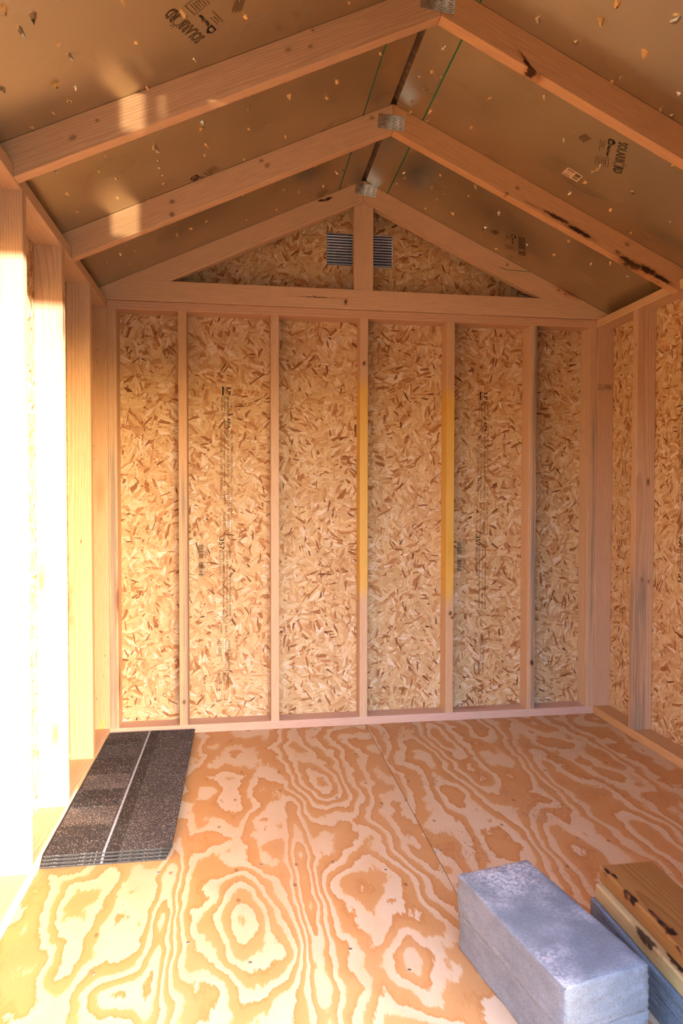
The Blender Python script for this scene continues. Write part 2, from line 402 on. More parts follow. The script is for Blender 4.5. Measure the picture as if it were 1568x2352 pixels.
M = {}
M['lumber'] = lumber('lumber')
M['lumber_pink'] = lumber('lumber_pink', srgb(232,196,164), srgb(206,158,122))
M['osb_xz'] = osb('osb_back', 'xz'); M['osb_yz'] = osb('osb_side', 'yz')
M['foil'] = foil('radiant_foil')
M['edge_green'] = plain('edge_green', srgb(34,104,72), 0.7)
M['felt'] = plain('roof_felt', srgb(120,96,74), 0.9, var=0.3)
M['siding'] = plain('exterior_siding', srgb(150,140,126), 0.8, var=0.1)
M['steel'] = plain('galvanised_steel', (0.62, 0.63, 0.65), 0.30, 1.0, 0.5, var=0.25, sc=60)
M['vent'] = plain('vent_metal', (0.62, 0.68, 0.78), 0.38, 0.9, 0.5, var=0.15, sc=60)
M['nail'] = plain('nail_steel', (0.35, 0.33, 0.32), 0.4, 0.9)
M['ink'] = plain('ink', srgb(58,38,22), 0.8)
M['ink_faint'] = plain('ink_faint', srgb(112,86,62), 0.8)
M['ink_black'] = plain('ink_black', srgb(26,20,18), 0.8)
M['splinter'] = plain('splinter', srgb(222,180,120), 0.7, var=0.3, sc=120)
M['paper'] = plain('label_paper', srgb(216,186,150), 0.7)
M['ground'] = plain('outside_ground', srgb(108,104,80), 0.95, var=0.25, sc=3)
M['yellow'] = plain('yellow_crayon', srgb(240,196,20), 0.7)
M['joist'] = plain('joist_wood', srgb(160,130,90), 0.8, var=0.15)

# ================================================================== STRUCTURE
# ------------------------------------------------------------------ outside ground
bm = bmesh.new(); add_box(bm, -30, 30, -40, 20, -0.10, 0.0)
g = mesh_obj('ground', bm_mesh('ground', bm), M['ground'], Matrix.Translation((0, 0, -0.24))); tag(g, kind='structure')

# ------------------------------------------------------------------ floor
fl = box('floor', -0.10, W+0.10, YF-0.11, SD+0.012, -0.24, -0.018, M['joist']); tag(fl, kind='structure')
SEAM = 1.150
hl = [(0.59, -1.42, 0.11, 0.26, 0.36), (0.17, -1.36, 0.085, 0.24, 0.20), (0.92, -1.34, 0.095, 0.22, 0.20), (0.97, -1.58, 0.07, 0.12, -0.20), (0.30, -1.62, 0.10, 0.10, -0.20), (0.75, -1.30, 0.035, 0.5, -0.26), (0.38, -1.35, 0.035, 0.5, -0.22),
      (0.55, -0.75, 0.09, 0.30, 0.12), (0.90, -0.60, 0.08, 0.25, 0.14)]
hr = [(1.45, -0.45, 0.07, 0.45, 0.25), (1.75, -0.75, 0.08, 0.5, 0.22), (2.05, -0.55, 0.06, 0.5, 0.20), (1.55, -1.2, 0.08, 0.4, 0.22), (1.9, -1.3, 0.1, 0.4, 0.22)]
plyL = plywood('plywood_left', 1.3, hl, 10.5); plyR = plywood('plywood_right', 4.1, hr, 9.0, 2.8, 0.40, scuff=0.5)
pl = box('plywood_sheet', -0.098, SEAM-0.0012, YF-0.10, SD, -0.018, 0.0, plyL, fl)
pr = box('plywood_sheet', SEAM+0.0012, W+0.098, YF-0.10, SD, -0.018, 0.0, plyR, fl)
# nail heads in the floor
bm = bmesh.new(); bmesh.ops.create_cone(bm, cap_ends=True, segments=10, radius1=0.0045, radius2=0.0040, depth=0.0008); nail_me = bm_mesh('nail', bm)
for (u, v) in ((432,2165),(600,1986),(365,2004),(575,2211),(215,2236),(885,1998),(805,2180),(940,2228),(1214,1805),(1402,1782),(1452,1789),(1325,1926),(1497,1912),(1010,1953),(970,1716),(1364,1696),(1164,1822),(1390,1655),(508,1838)):
    p = px_plane(u, v, 2, 0.0)
    mesh_obj('nail', nail_me, M['nail'], Matrix.Translation((p.x, p.y, 0.0003)), pl if p.x < SEAM else pr)

# ------------------------------------------------------------------ wall builder helpers
def local_face(o, u, v, axis, val):
    """photo pixel on the plane axis=val, in the object's own space"""
    return MW[o.name].inverted() @ px_plane(u, v, axis, val)
def stud_z(name, x0, x1, y0, y1, mat, parent, z0=SW, z1=H):
    # local x is up, local z is world x, local y is world y
    if abs(x1-x0) < abs(y1-y0):
        return board(name, ((x0+x1)/2, (y0+y1)/2, z0), ((x0+x1)/2, (y0+y1)/2, z1), (0, 1, 0), abs(y1-y0), abs(x1-x0), mat, parent)
    return board(name, ((x0+x1)/2, (y0+y1)/2, z0), ((x0+x1)/2, (y0+y1)/2, z1), (1, 0, 0), abs(x1-x0), abs(y1-y0), mat, parent)

RO = 0.0105   # board thickness of roof and wall sheathing
# ------------------------------------------------------------------ back wall
wb = prism('wall_back', [(-0.10, -0.2), (W+0.10, -0.2), (W+0.10, roof_z(W+0.1)-0.003), (AX, AZ-0.003), (-0.10, roof_z(-0.1)-0.003)], SD+RO+0.03, SD+RO+0.04, M['siding'])
tag(wb, kind='structure')
pan1 = box('sheathing_panel', -SD, 1.1435, SD, SD+RO, 0.0, 1.998, M['osb_xz'], wb)
pan2 = box('sheathing_panel', 1.1455, W+SD, SD, SD+RO, 0.0, 1.998, M['osb_xz'], wb)
# gable sheathing with the vent opening
VX0, VX1, VZ0, VZ1 = 0.974, 1.292, 2.153, 2.305
bm = bmesh.new()
def gab(poly):
    a = [bm.verts.new((p[0], SD, p[1])) for p in poly]; b = [bm.verts.new((p[0], SD+RO, p[1])) for p in poly]
    n = len(poly); bm.faces.new(a); bm.faces.new(b[::-1])
    for i in range(n): bm.faces.new((a[i], b[i], b[(i+1) % n], a[(i+1) % n]))
gz = lambda x: roof_z(x) - 0.004
gab([(-SD, 2.0), (VX0, 2.0), (VX0, gz(VX0)), (0.0-SD+0.0, max(2.0005, gz(-SD)))])
gab([(VX0, 2.0), (VX1, 2.0), (VX1, VZ0), (VX0, VZ0)])
gab([(VX0, VZ1), (VX1, VZ1), (VX1, gz(VX1)), (AX, gz(AX)), (VX0, gz(VX0))])
gab([(VX1, 2.0), (W+SD, 2.0), (W+SD, max(2.0005, gz(W+SD))), (VX1, gz(VX1))])
bmesh.ops.recalc_face_normals(bm, faces=bm.faces)
gp = mesh_obj('gable_panel', bm_mesh('gable_panel', bm), M['osb_xz'], Matrix.Identity(4), wb)
M['lumber_plate'] = lumber('lumber_plate', srgb(238,204,180), srgb(216,168,142), spots=[(-0.01, 0, 0, .010, .03, .008, .4, 0)])
board('bottom_plate', (0, SD/2, SW/2), (W, SD/2, SW/2), (0, 0, 1), SW, SD, M['lumber_plate'], wb)
board('top_plate', (0, SD/2, H+SW/2), (W, SD/2, H+SW/2), (0, 0, 1), SW, SD, M['lumber_pink'], wb)
M['lum_grey_l'] = lumber('lumber_grey_left', grey=[(1, -0.03, 0.012, -0.95, 0.35)])
M['lum_grey_1'] = lumber('lumber_grey_streaks', srgb(236,202,160), grey=[(1, -0.004, 0.03, -0.95, 0.2)], spots=[(-0.82, 0, -0.045, .010, .009, .01, .55, 0)])
M['lum_yel'] = lumber('lumber_yellow', paint=[(-0.35, 0.63)], spots=[(0.72, 0, -0.045, .011, .009, .01, .7, 0)])
M['lum_yel2'] = lumber('lumber_yellow_crayon', paint=[(-0.38, 0.60)], spots=[(-0.45, 0.003, -0.045, .012, .009, .01, .7, 0), (-0.47, 0.012, -0.045, .009, .007, .01, .7, 0)])
M['lum_grey_5'] = lumber('lumber_blue_stain', grey=[(1, -0.001, 0.03, -1.0, 1.0), (1, 0.002, 0.03, -1.0, 1.0)], spots=[(-0.70, 0.004, -0.045, .014, .009, .01, .85, 0)])
M['lum_grey_6'] = lumber('lumber_edge_stain', grey=[(1, 0.004, 0.012, -1.0, 0.5)])
smat = [M['lum_grey_1'], M['lumber'], M['lum_yel'], M['lum_yel2'], M['lum_grey_5']]
stud_z('stud', 0, SW, 0, SD, M['lum_grey_l'], wb)
for x, mt in zip((0.3004, 0.7097, 1.1206, 1.5357, 1.9451), smat):
    stud_z('stud', x, x+SW, 0, SD, mt, wb)
stud_z('stud', W-SW, W, 0, SD, M['lum_grey_6'], wb)

# ------------------------------------------------------------------ left wall
wl = box('wall_left', -SD-RO-0.04, -SD-RO-0.03, YF-0.1, SD+0.03, -0.2, roof_z(-0.14)-0.01, M['siding']); tag(wl, kind='structure')
for y0, y1 in ((YF-0.09, -1.131), (-1.129, SD)):
    box('sheathing_panel', -SD-RO, -SD, y0, y1, 0.0, roof_z(-SD-RO)-0.006, M['osb_yz'], wl)
board('bottom_plate', (-SD/2, YF-SD, SW/2), (-SD/2, SD, SW/2), (0, 0, 1), SW, SD, M['lumber'], wl)
board('top_plate', (-SD/2, YF-SD, H+SW/2), (-SD/2, SD, H+SW/2), (0, 0, 1), SW, SD, M['lumber'], wl)
lstuds = [stud_z('stud', -SD, 0, y, y+SW, M['lumber'], wl) for y in (0.0, -0.3456, -0.7581, -1.1672, -1.575, -1.98, YF-0.06)]
# ------------------------------------------------------------------ right wall
wr = box('wall_right', W+SD+RO+0.03, W+SD+RO+0.04, YF-0.1, SD+0.03, -0.2, roof_z(W+0.14)-0.01, M['siding']); tag(wr, kind='structure')
panr = box('sheathing_panel', W+SD, W+SD+RO, -1.129, SD, 0.0, roof_z(W+SD+RO)-0.006, M['osb_yz'], wr)
box('sheathing_panel', W+SD, W+SD+RO, YF-0.09, -1.131, 0.0, roof_z(W+SD+RO)-0.006, M['osb_yz'], wr)
M['lum_plate_r'] = lumber('lumber_plate_right', srgb(230,186,128), srgb(200,142,82), spots=[(0.86, -0.03, 0.019, .022, .010, .02, .9, 0)])
board('bottom_plate', (W+SD/2, YF-SD, SW/2), (W+SD/2, SD, SW/2), (0, 0, 1), SW, SD, M['lum_plate_r'], wr)
board('top_plate', (W+SD/2, YF-SD, H+SW/2), (W+SD/2, SD, H+SW/2), (0, 0, 1), SW, SD, M['lumber'], wr)
M['lum_grey_r'] = lumber('lumber_grey_foot', grey=[(2, -0.06, 0.010, -1.2, -0.25)], spots=[(0.17, 0, 0.012, .020, .03, .009, .6, 0), (-0.26, 0, -0.01, .013, .03, .009, .6, 0), (-0.27, 0, 0.02, .012, .03, .008, .5, 0)], knots=0.0)
rcorner = stud_z('stud', W, W+SD, 0.0, SW, M['lumber_pink'], wr)
rst = stud_z('stud', W, W+SD, -0.3451, -0.3451+SW, M['lum_grey_r'], wr)
for y in (-0.7575, -1.1672, -1.575, -1.98, YF-0.06):
    stud_z('stud', W, W+SD, y, y+SW, M['lumber'], wr)
# ------------------------------------------------------------------ front wall with the doorway the camera looks through
DX0, DX1, DZ = 0.05, 1.40, 1.778
wf = box('wall_front', DX1, W+0.10, YF-SD-RO-0.014, YF-SD-RO, -0.2, 1.93, M['siding']); tag(wf, kind='structure')
box('siding_panel', -0.10, DX0, YF-SD-RO-0.014, YF-SD-RO, -0.2, 1.93, M['siding'], wf)
prism('gable_panel', [(-0.10, 1.931), (DX0, 1.931), (DX0, DZ), (DX1, DZ), (DX1, 1.931), (W+0.10, 1.931), (W+0.10, roof_z(W+0.1)-0.006), (AX, AZ-0.006), (-0.10, roof_z(-0.1)-0.006)], YF-SD-RO, YF-SD, M['osb_xz'], wf)
box('sheathing_panel', -SD, DX0, YF-SD-RO, YF-SD, 0.0, 1.93, M['osb_xz'], wf)
box('sheathing_panel', DX1, W+SD, YF-SD-RO, YF-SD, 0.0, 1.93, M['osb_xz'], wf)
board('header', (0, YF-SD/2, (DZ+1.926)/2), (W, YF-SD/2, (DZ+1.926)/2), (0, 0, 1), 1.926-DZ, SD, M['lumber'], wf)
for x in (DX0-SW, DX1, 1.90, W-SW):
    stud_z('stud', x, x+SW, YF-SD, YF, M['lumber'], wf, 0.0, DZ)

# ------------------------------------------------------------------ roof deck (ceiling)
TH = math.atan(K); cs, sn = math.cos(TH), math.sin(TH)
bm = bmesh.new()
for s in (-1, 1):
    def P_(u, n): return (AX + s*(u*cs) + s*n*sn, AZ - u*sn + n*cs)
    pts = [(AX - s*0.0005, AZ+0.030), P_(0.06, 0.012), P_(1.62, 0.012), P_(1.62, 0.024), (AX - s*0.0005, AZ+0.060)]
    a = [bm.verts.new((p[0], YF-0.40, p[1])) for p in pts]; b = [bm.verts.new((p[0], SD+0.30, p[1])) for p in pts]
    bm.faces.new(a); bm.faces.new(b[::-1])
    for i in range(5): bm.faces.new((a[i], b[i], b[(i+1) % 5], a[(i+1) % 5]))
bmesh.ops.recalc_face_normals(bm, faces=bm.faces)
ce = mesh_obj('ceiling', bm_mesh('ceiling', bm), M['felt']); tag(ce, kind='structure')
def roof_frame(s):
    """local x down the slope, local y = along the shed, local z = out of the roof; origin on the ridge line"""
    U = Vector((s*cs, 0, -sn)); N = Vector((s*sn, 0, cs)); Y = N.cross(U)
    m = Matrix(((U.x,Y.x,N.x,AX),(U.y,Y.y,N.y,0),(U.z,Y.z,N.z,AZ),(0,0,0,1)))
    return m, (1 if Y.y > 0 else -1)
ROOF = {}
for s in (-1, 1):
    m, sy = roof_frame(s)
    ya, yb = sorted((sy*(YF-0.10), sy*(SD+0.0)))
    for nm, u0, u1 in (('ridge_strip', 0.012, 0.1215), ('roof_panel', 0.1245, 1.50)):
        bm = bmesh.new(); add_box(bm, u0, u1, ya, yb, 0.0, RO)
        bm.faces.ensure_lookup_table()
        for f in bm.faces:
            if abs(f.normal.x) > 0.9 or (f.normal.length < 0.1 and abs(f.calc_center_median().x-u0) < 1e-6): f.material_index = 1
        bm.normal_update()
        for f in bm.faces: f.material_index = 1 if abs(f.normal.x) > 0.9 else 0
        me = bm_mesh(nm, bm); me.materials.append(M['foil']); me.materials.append(M['edge_green'])
        ROOF[(s, nm)] = mesh_obj(nm, me, None, m, ce)
    # green painted seam between the sheets, seen as a thin line
    bm = bmesh.new(); add_box(bm, 0.1205, 0.1255, ya, yb, -0.0004, 0.006)
    mesh_obj('painted_seam', bm_mesh('painted_seam', bm), M['edge_green'], m, ce)

# ================================================================== TRUSSES
def connector(parent, cx, cy, cz, rot, name='connector_plate'):
    w, h, th = 0.098, 0.052, 0.0012
    bm = bmesh.new()
    rows, cols = 8, 4
    rh = h/(rows+0.5)
    z = -h/2
    slot_h = rh*0.46
    def strip(x0, x1, z0, z1):
        if x1-x0 > 1e-5: add_box(bm, x0, x1, -th, 0, z0, z1)
    for r_ in range(rows):
        strip(-w/2, w/2, z, z+rh-slot_h); z += rh-slot_h
        x = -w/2; offx = 0.002 if r_ % 2 else -0.002
        for c_ in range(cols):
            xc = -w/2 + w*(c_+0.5)/cols + offx
            strip(x, xc-0.0068, z, z+slot_h); x = xc+0.0068
        strip(x, w/2, z, z+slot_h); z += slot_h
    strip(-w/2, w/2, z, h/2)
    me = bm_mesh('connector_plate', bm)
    mw = Matrix.Translation((cx, cy, cz)) @ Matrix.Rotation(rot, 4, 'Y')
    return mesh_obj(name, me, M['steel'], mw, parent)

def rafter_poly(s, foot, clip):
    """local (x along world x*s from the ridge, z world) polygon of one rafter"""
    v = SD*SLEN
    zt = lambda d: AZ - K*d
    xe = foot
    pts = [(0, AZ), (xe, zt(xe))]
    if clip == 'wall':
        pw = (W - AX) if s > 0 else AX
        zp = H+SW+0.0005
        pts += [(xe, zp), (pw-0.0005, zp), (pw-0.0005, zt(pw)-v), (0, AZ-v)]
    else:   # sits on the chord
        zc = H+SW+SD+0.0005
        dt = (AZ - zc)/K
        pts = [(0, AZ), (dt, zc), ((AZ-v-zc)/K, zc), (0, AZ-v)]
    return pts
def rafter(parent, s, y0, clip, mat):
    X = Vector((s*cs, 0, -sn)); Z = Vector((s*sn, 0, cs)); Y = Z.cross(X)
    c0 = Vector((AX + s*0.6, y0+SW/2, AZ-K*0.6-0.049))
    mw = Matrix(((X.x,Y.x,Z.x,c0.x),(X.y,Y.y,Z.y,c0.y),(X.z,Y.z,Z.z,c0.z),(0,0,0,1)))
    inv = mw.inverted()
    poly = []
    for d, z in rafter_poly(s, (W+SD-AX if s > 0 else AX+SD), clip):
        q = inv @ Vector((AX + s*(d + (0.0006 if d == 0 else 0)), c0.y, z - 0.0005)); poly.append((q.x, q.z))
    return prism('rafter', poly, -SW/2, SW/2, mat, parent, mw, bev=0.0015)
def spot_on(mw, u, v, axis, val):
    return mw.inverted() @ px_plane(u, v, axis, val)
def rafter_mw(s, y0):
    X = Vector((s*cs, 0, -sn)); Z = Vector((s*sn, 0, cs)); Y = Z.cross(X)
    c0 = Vector((AX + s*0.6, y0+SW/2, AZ-K*0.6-0.049))
    return Matrix(((X.x,Y.x,Z.x,c0.x),(X.y,Y.y,Z.y,c0.y),(X.z,Y.z,Z.z,c0.z),(0,0,0,1)))
def spots_for(s, y0, lst):
    out = []; mw = rafter_mw(s, y0)
    for (u, v, rx, rz, k, ang) in lst:
        p = spot_on(mw, u, v, 1, y0); q_ = 1.0 if k > 0.7 else 0.72
        out.append((p.x, p.y, p.z, rx*q_, 0.05, rz*q_, k if k > 0.7 else k*0.8, ang))
    return out
YT = [-0.012, -0.6285, -1.2358, -1.845, -2.225]
M['raf_gL'] = lumber('rafter_gable_a', srgb(235,201,163), spots=spots_for(-1, YT[0], [(752,457,.022,.006,1.0,0),(738,460,.018,.005,.9,.2)]), knots=.2)
M['raf_gR'] = lumber('rafter_gable_b', srgb(235,200,162), spots=spots_for(1, YT[0], [(1165,608,.010,.010,.45,0),(1282,667,.013,.009,.5,0),(1298,676,.010,.008,.4,0)]), knots=.15)
M['raf_2L'] = lumber('rafter_mid_a', srgb(235,200,162), spots=spots_for(-1, YT[1], [(395,463,.014,.011,.6,0),(395,493,.013,.011,.65,0),(600,369,.013,.010,.55,0),(614,380,.013,.010,.55,0),(854,271,.012,.011,.5,0)]), knots=0.0)
M['raf_2R'] = lumber('rafter_mid_b', srgb(226,178,132), spots=spots_for(1, YT[1], [(1280,500,.060,.008,.9,.05),(1330,532,.060,.009,.95,.0),(1220,470,.050,.004,.5,.05),(1450,604,.060,.012,.9,.0),(1490,622,.055,.012,.95,.0),(1520,640,.04,.010,.9,0),(1419,580,.016,.012,.6,0),(1440,562,.015,.011,.5,0),(1188,432,.013,.011,.5,0),(1164,444,.012,.008,.6,0)]), knots=0.0, ring=.8)
M['raf_3L'] = lumber('rafter_near_a', srgb(232,197,164), spots=spots_for(-1, YT[2], [(167,316,.014,.009,.5,0),(663,114,.015,.009,.45,0),(712,107,.012,.008,.5,0),(718,70,.008,.006,.5,0),(223,277,.007,.006,.5,0)]), knots=.0)
M['raf_3R'] = lumber('rafter_near_b', srgb(224,174,126), spots=spots_for(1, YT[2], [(1222,160,.052,.006,1.0,-.35),(1205,135,.030,.004,.8,-.45),(1240,178,.014,.009,1.0,0),(1180,145,.012,.006,.6,0)]), knots=.12)
M['chord'] = lumber('chord_lumber', srgb(235,200,162), spots=[(-0.11+0.03, -0.04, -0.012, .008, .05, .014, .95, -.2), (-0.20, -0.04, 0.002, .10, .05, .0022, .85, 0)], knots=.2)
trusses = []
labels = ['nearly flat roof truss', '', '']
for i, y in enumerate(YT):
    clip = 'chord' if i == 0 else 'wall'
    t_ = empty('roof_truss', (AX, y+SW/2, H+SW))
    if i == 0:
        mats = (M['raf_gL'], M['raf_gR'])
        tag(t_, 'gable end truss of pale lumber with bottom chord and king post, against the back wall', 'roof truss')
    else:
        mats = ((M['raf_2L'], M['raf_2R']), (M['raf_3L'], M['raf_3R']), (M['lumber'],)*2, (M['lumber'],)*2)[i-1]
        tag(t_, ('pale rafter pair with a bark-edged right rafter, next to the gable end truss',
                 'pale rafter pair with a long black bark hole in its right rafter',
                 'pale rafter pair behind the pair with the bark hole, towards the doorway',
                 'pale rafter pair against the front wall over the doorway')[i-1], 'roof truss')
    rafter(t_, -1, y, clip, mats[0]); rafter(t_, 1, y, clip, mats[1])
    if i == 0:
        z0, z1 = H+SW+0.0005, H+SW+SD
        xl = lambda z: AX - (AZ-z)/K; xr_ = lambda z: AX + (AZ-z)/K
        zc = (z0+z1)/2
        poly = [(max(-SD, xl(z0))-AX, z0-zc), (min(W+SD, xr_(z0))-AX, z0-zc), (min(W+SD, xr_(roof_z(W+SD)))-AX, roof_z(W+SD)-0.001-zc), (xr_(z1)-AX-0.002, z1-zc), (xl(z1)-AX+0.002, z1-zc), (-SD-AX, roof_z(-SD)-0.001-zc)]
        prism('bottom_chord', poly, -SW/2, SW/2, M['chord'], t_, Matrix.Translation((AX, y+SW/2, zc)), bev=0.0015)
        vv = SD*SLEN; hw = 0.0445
        zk = z1+0.0005
        kc = Vector((AX+0.003, y+SW/2, (zk+2.4)/2))
        X = Vector((0, 0, 1)); Z = Vector((1, 0, 0)); Y = Z.cross(X)
        mw = Matrix(((X.x,Y.x,Z.x,kc.x),(X.y,Y.y,Z.y,kc.y),(X.z,Y.z,Z.z,kc.z),(0,0,0,1)))
        apex = AZ-vv-0.001
        poly = [(zk-kc.z, -hw), (zk-kc.z, hw), (apex-K*(hw+0.003)-kc.z, hw), (apex-kc.z, -0.003), (apex-K*(hw-0.003)-kc.z, -hw)]
        prism('king_post', poly, -SW/2, SW/2, M['lumber'], t_, mw, bev=0.0015)
    if i < 3:
        c = px_plane(*((840,436),(898,281),(1005.5,4))[i], 1, y)
        connector(t_, c.x, y-0.0003, c.z, (0.13, 0.045, 0.10)[i])
    else:
        connector(t_, AX, y-0.0003, AZ-0.055, 0.05)
    trusses.append(t_)

# ================================================================== GABLE VENT
gv = empty('gable_vent', ((VX0+VX1)/2, SD, VZ0)); tag(gv, 'grey metal louvred vent set in the gable sheathing behind the king post', 'vent')
bm = bmesh.new()
fy0, fy1 = SD-0.0010, SD+0.028
for (a0, a1, b0, b1) in ((VX0, VX0+0.004, VZ0, VZ1), (VX1-0.004, VX1, VZ0, VZ1), (VX0, VX1, VZ0, VZ0+0.004), (VX0, VX1, VZ1-0.004, VZ1)):
    add_box(bm, a0, a1, fy0, fy1, b0, b1)
mesh_obj('vent_frame', bm_mesh('vent_frame', bm), M['vent'], Matrix.Identity(4), gv)
box('backing_screen', VX0, VX1, SD+0.026, SD+0.029, VZ0, VZ1, M['vent'], gv)
nl = 11; lh = (VZ1-VZ0-0.008)/nl
bm = bmesh.new()
prof = [(0.0235, 0.0), (0.006, lh*0.30), (0.003, lh*0.55), (0.006, lh*0.78), (0.0235, lh*0.92)]
va = [[bm.verts.new((x, p[0], p[1])) for p in prof] for x in (-(VX1-VX0)/2+0.004, (VX1-VX0)/2-0.004)]
for i in range(len(prof)-1): bm.faces.new((va[0][i], va[1][i], va[1][i+1], va[0][i+1]))
bm.faces.new(va[0][::-1]); bm.faces.new(va[1]); bm.faces.new((va[0][0], va[0][-1], va[1][-1], va[1][0]))
bmesh.ops.recalc_face_normals(bm, faces=bm.faces)
lme = bm_mesh('louvre', bm)
for k in range(nl):
    mesh_obj('louvre', lme, M['vent'], Matrix.Translation(((VX0+VX1)/2, SD, VZ0+0.004+lh*k)), gv)

# ================================================================== SHINGLES
SH = {'top': granules('granules_plain', srgb(48,47,48), srgb(74,72,72), .11),
      'tab': granules('granules_tab', srgb(40,39,40), srgb(62,60,60), .09),
      'tab2': granules('granules_tab_light', srgb(56,54,54), srgb(88,84,82), .18),
      'dark': granules('granules_dark', srgb(38,36,36), srgb(58,55,54), .06),
      'edge': plain('asphalt_edge', srgb(46,46,46), 0.8, var=0.4, sc=200),
      'seal': plain('sealant', srgb(160,166,174), 0.6, var=0.12, sc=60)}
SLN, SWD = 1.035, 0.352
def shingle(i, x0, y0, z0, rz, label, wd):
    """local x across (0..wd), local y along (0..SLN), local z up; y=0 is the near end"""
    e = empty('roof_shingle', (x0, y0, z0), rz); tag(e, label, 'shingle', None)
    mw = MW[e.name]
    bm = bmesh.new(); add_box(bm, 0, wd, 0, SLN, 0, 0.0045)
    me = bm_mesh('sheet', bm); me.materials.append(SH['top']); me.materials.append(SH['edge'])
    for p in me.polygons: p.material_index = 0 if p.normal.z > 0.5 else 1
    mesh_obj('sheet', me, None, mw, e)
    bx = lambda nm, a0, a1, b0, b1, h0, h1, mt: box(nm, a0, a1, b0, b1, h0, h1, mt, e)
    def piece(nm, a0, a1, b0, b1, h0, h1, mt):
        c = Vector(((a0+a1)/2, (b0+b1)/2, (h0+h1)/2)); bm = bmesh.new()
        add_box(bm, a0-c.x, a1-c.x, b0-c.y, b1-c.y, h0-c.z, h1-c.z)
        return mesh_obj(nm, bm_mesh(nm, bm), mt, mw @ Matrix.Translation(c), e)
    # laminated tabs on the exposed half
    for (b0, b1, mt) in ((0.0, 0.175, 'tab'), (0.305, 0.440, 'tab'), (0.575, 0.735, 'tab'), (0.875, 0.955, 'tab')):
        piece('tab', 0.0, 0.150, b0, b1, 0.0045, 0.0064, SH[mt])
    for (b0, b1) in ((0.178, 0.302), (0.443, 0.572)):
        piece('exposed_band', 0.001, 0.158, b0, b1, 0.0045, 0.0048, SH['tab2'])
    piece('sealant_line', 0.165, 0.1720, 0.0, SLN, 0.0045, 0.0053, SH['seal'])
    piece('dark_band', 0.1726, 0.213, 0.0, SLN, 0.0045, 0.0048, SH['dark'])  # band of darker granules beside the sealant line
    return e
sh_lab = ['asphalt shingle lying flat on the plywood, lowest of the stack', 'asphalt shingle second from the floor in the stack beside the left wall',
          'asphalt shingle second from the top in the stack beside the left wall', 'dark grey laminated asphalt shingle on top of the stack, pale sealant line along it']
for i in range(4):
    shingle(i, 0.003+0.001*i, -1.075+0.0075*i, 0.0003+0.0066*i, 0.004*(i-2.5)*0.3, sh_lab[i], SWD+0.004*i)

# ================================================================== CONCRETE BLOCKS AND PLANKS
def rough_block(name, lx, ly, lz, mat, loc, rz, seed, label, cat, group, bev=0.0045, amp=0.0021, cuts=13):
    rng = random.Random(seed)
    bm = bmesh.new(); add_box(bm, -lx/2, lx/2, -ly/2, ly/2, 0, lz)
    bmesh.ops.bevel(bm, geom=list(bm.edges), offset=bev, segments=2, affect='EDGES', profile=0.5)
    es = [e for e in bm.edges if e.calc_length() > 0.04]
    bmesh.ops.subdivide_edges(bm, edges=es, cuts=cuts, use_grid_fill=True)
    for v in bm.verts:
        k = amp*(1.0 if 0.004 < v.co.z < lz-0.0005 else 0.5)
        v.co += Vector((rng.uniform(-k, k), rng.uniform(-k, k), 0))
        if v.co.z > lz*0.5: v.co.z -= rng.uniform(0, amp*0.6)
    me = bm_mesh(name, bm)
    for p in me.polygons: p.use_smooth = True
    o = mesh_obj(name, me, mat, Matrix.Translation(loc) @ Matrix.Rotation(rz, 4, 'Z'))
    return tag(o, label, cat, group)
CB = concrete('concrete_block', srgb(120,123,127), .60); CB2 = concrete('concrete_block_plain', srgb(120,123,127), .20)
# corners of the top face measured at z=0.184: far-left (1.080,-1.579), long axis leaning to +x towards the door
a = math.atan2(0.0765, 0.390)
cx, cy = (1.080+1.272+1.343+1.156)/4, (-1.579-1.540-1.928-1.967)/4
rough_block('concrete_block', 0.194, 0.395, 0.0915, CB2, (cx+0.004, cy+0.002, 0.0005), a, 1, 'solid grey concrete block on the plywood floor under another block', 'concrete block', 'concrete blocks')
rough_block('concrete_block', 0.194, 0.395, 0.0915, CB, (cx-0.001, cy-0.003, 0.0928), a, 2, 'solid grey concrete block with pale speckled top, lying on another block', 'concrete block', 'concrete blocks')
rough_block('concrete_paver', 0.194, 0.397, 0.0505, CB2, (1.415+0.098, -1.785, 0.0005), 0.01, 3, 'thin grey concrete paver on the plywood floor, lowest under the planks', 'paver', 'pavers')
rough_block('concrete_paver', 0.194, 0.397, 0.0505, CB2, (1.413+0.098, -1.783, 0.0518), 0.01, 4, 'thin grey concrete paver directly beneath the two stacked planks', 'paver', 'pavers')
PL_C = Vector((1.488, -1.9075, 0.123)); PT_C = Vector((1.503, -1.8985, 0.1615))
def plank_spots(c, lst):
    out = []
    for (u, v, z, rx, ry, k, ang) in lst:
        p = px_plane(u, v, 2, z) - c; out.append((-p.y, p.x, p.z, rx, ry, 0.02, k, 0))
    return out
M['plank_low'] = lumber('treated_plank_low', srgb(206,180,118), srgb(168,134,74), spots=plank_spots(PL_C, [(1485,2155,0.142,.040,.008,.9,0),(1560,2215,0.142,.045,.012,.95,0)]), knots=0.05)
M['plank_top'] = lumber('treated_plank_top', srgb(168,116,58), srgb(128,80,34), spots=plank_spots(PT_C, [(1396,2004,.178,.016,.006,1,0),(1411,2014,.178,.014,.005,1,0),(1440,2050,.18,.014,.005,1,0),(1454,2064,.18,.016,.008,1,0),(1500,2100,.18,.020,.006,1,0),(1525,2125,.18,.030,.009,1,0),(1540,2140,.18,.016,.012,1,0),(1556,2178,.18,.030,.006,1,0)]), knots=0.05)
p1 = board('wood_plank', (1.418+0.07, -1.600, 0.1040+SW/2), (1.418+0.07, -2.215, 0.1040+SW/2), (0, 0, 1), SW, 0.140, M['plank_low'], None, 0.004)
tag(p1, 'yellowish treated plank lying on the concrete pavers under a darker plank', 'plank')
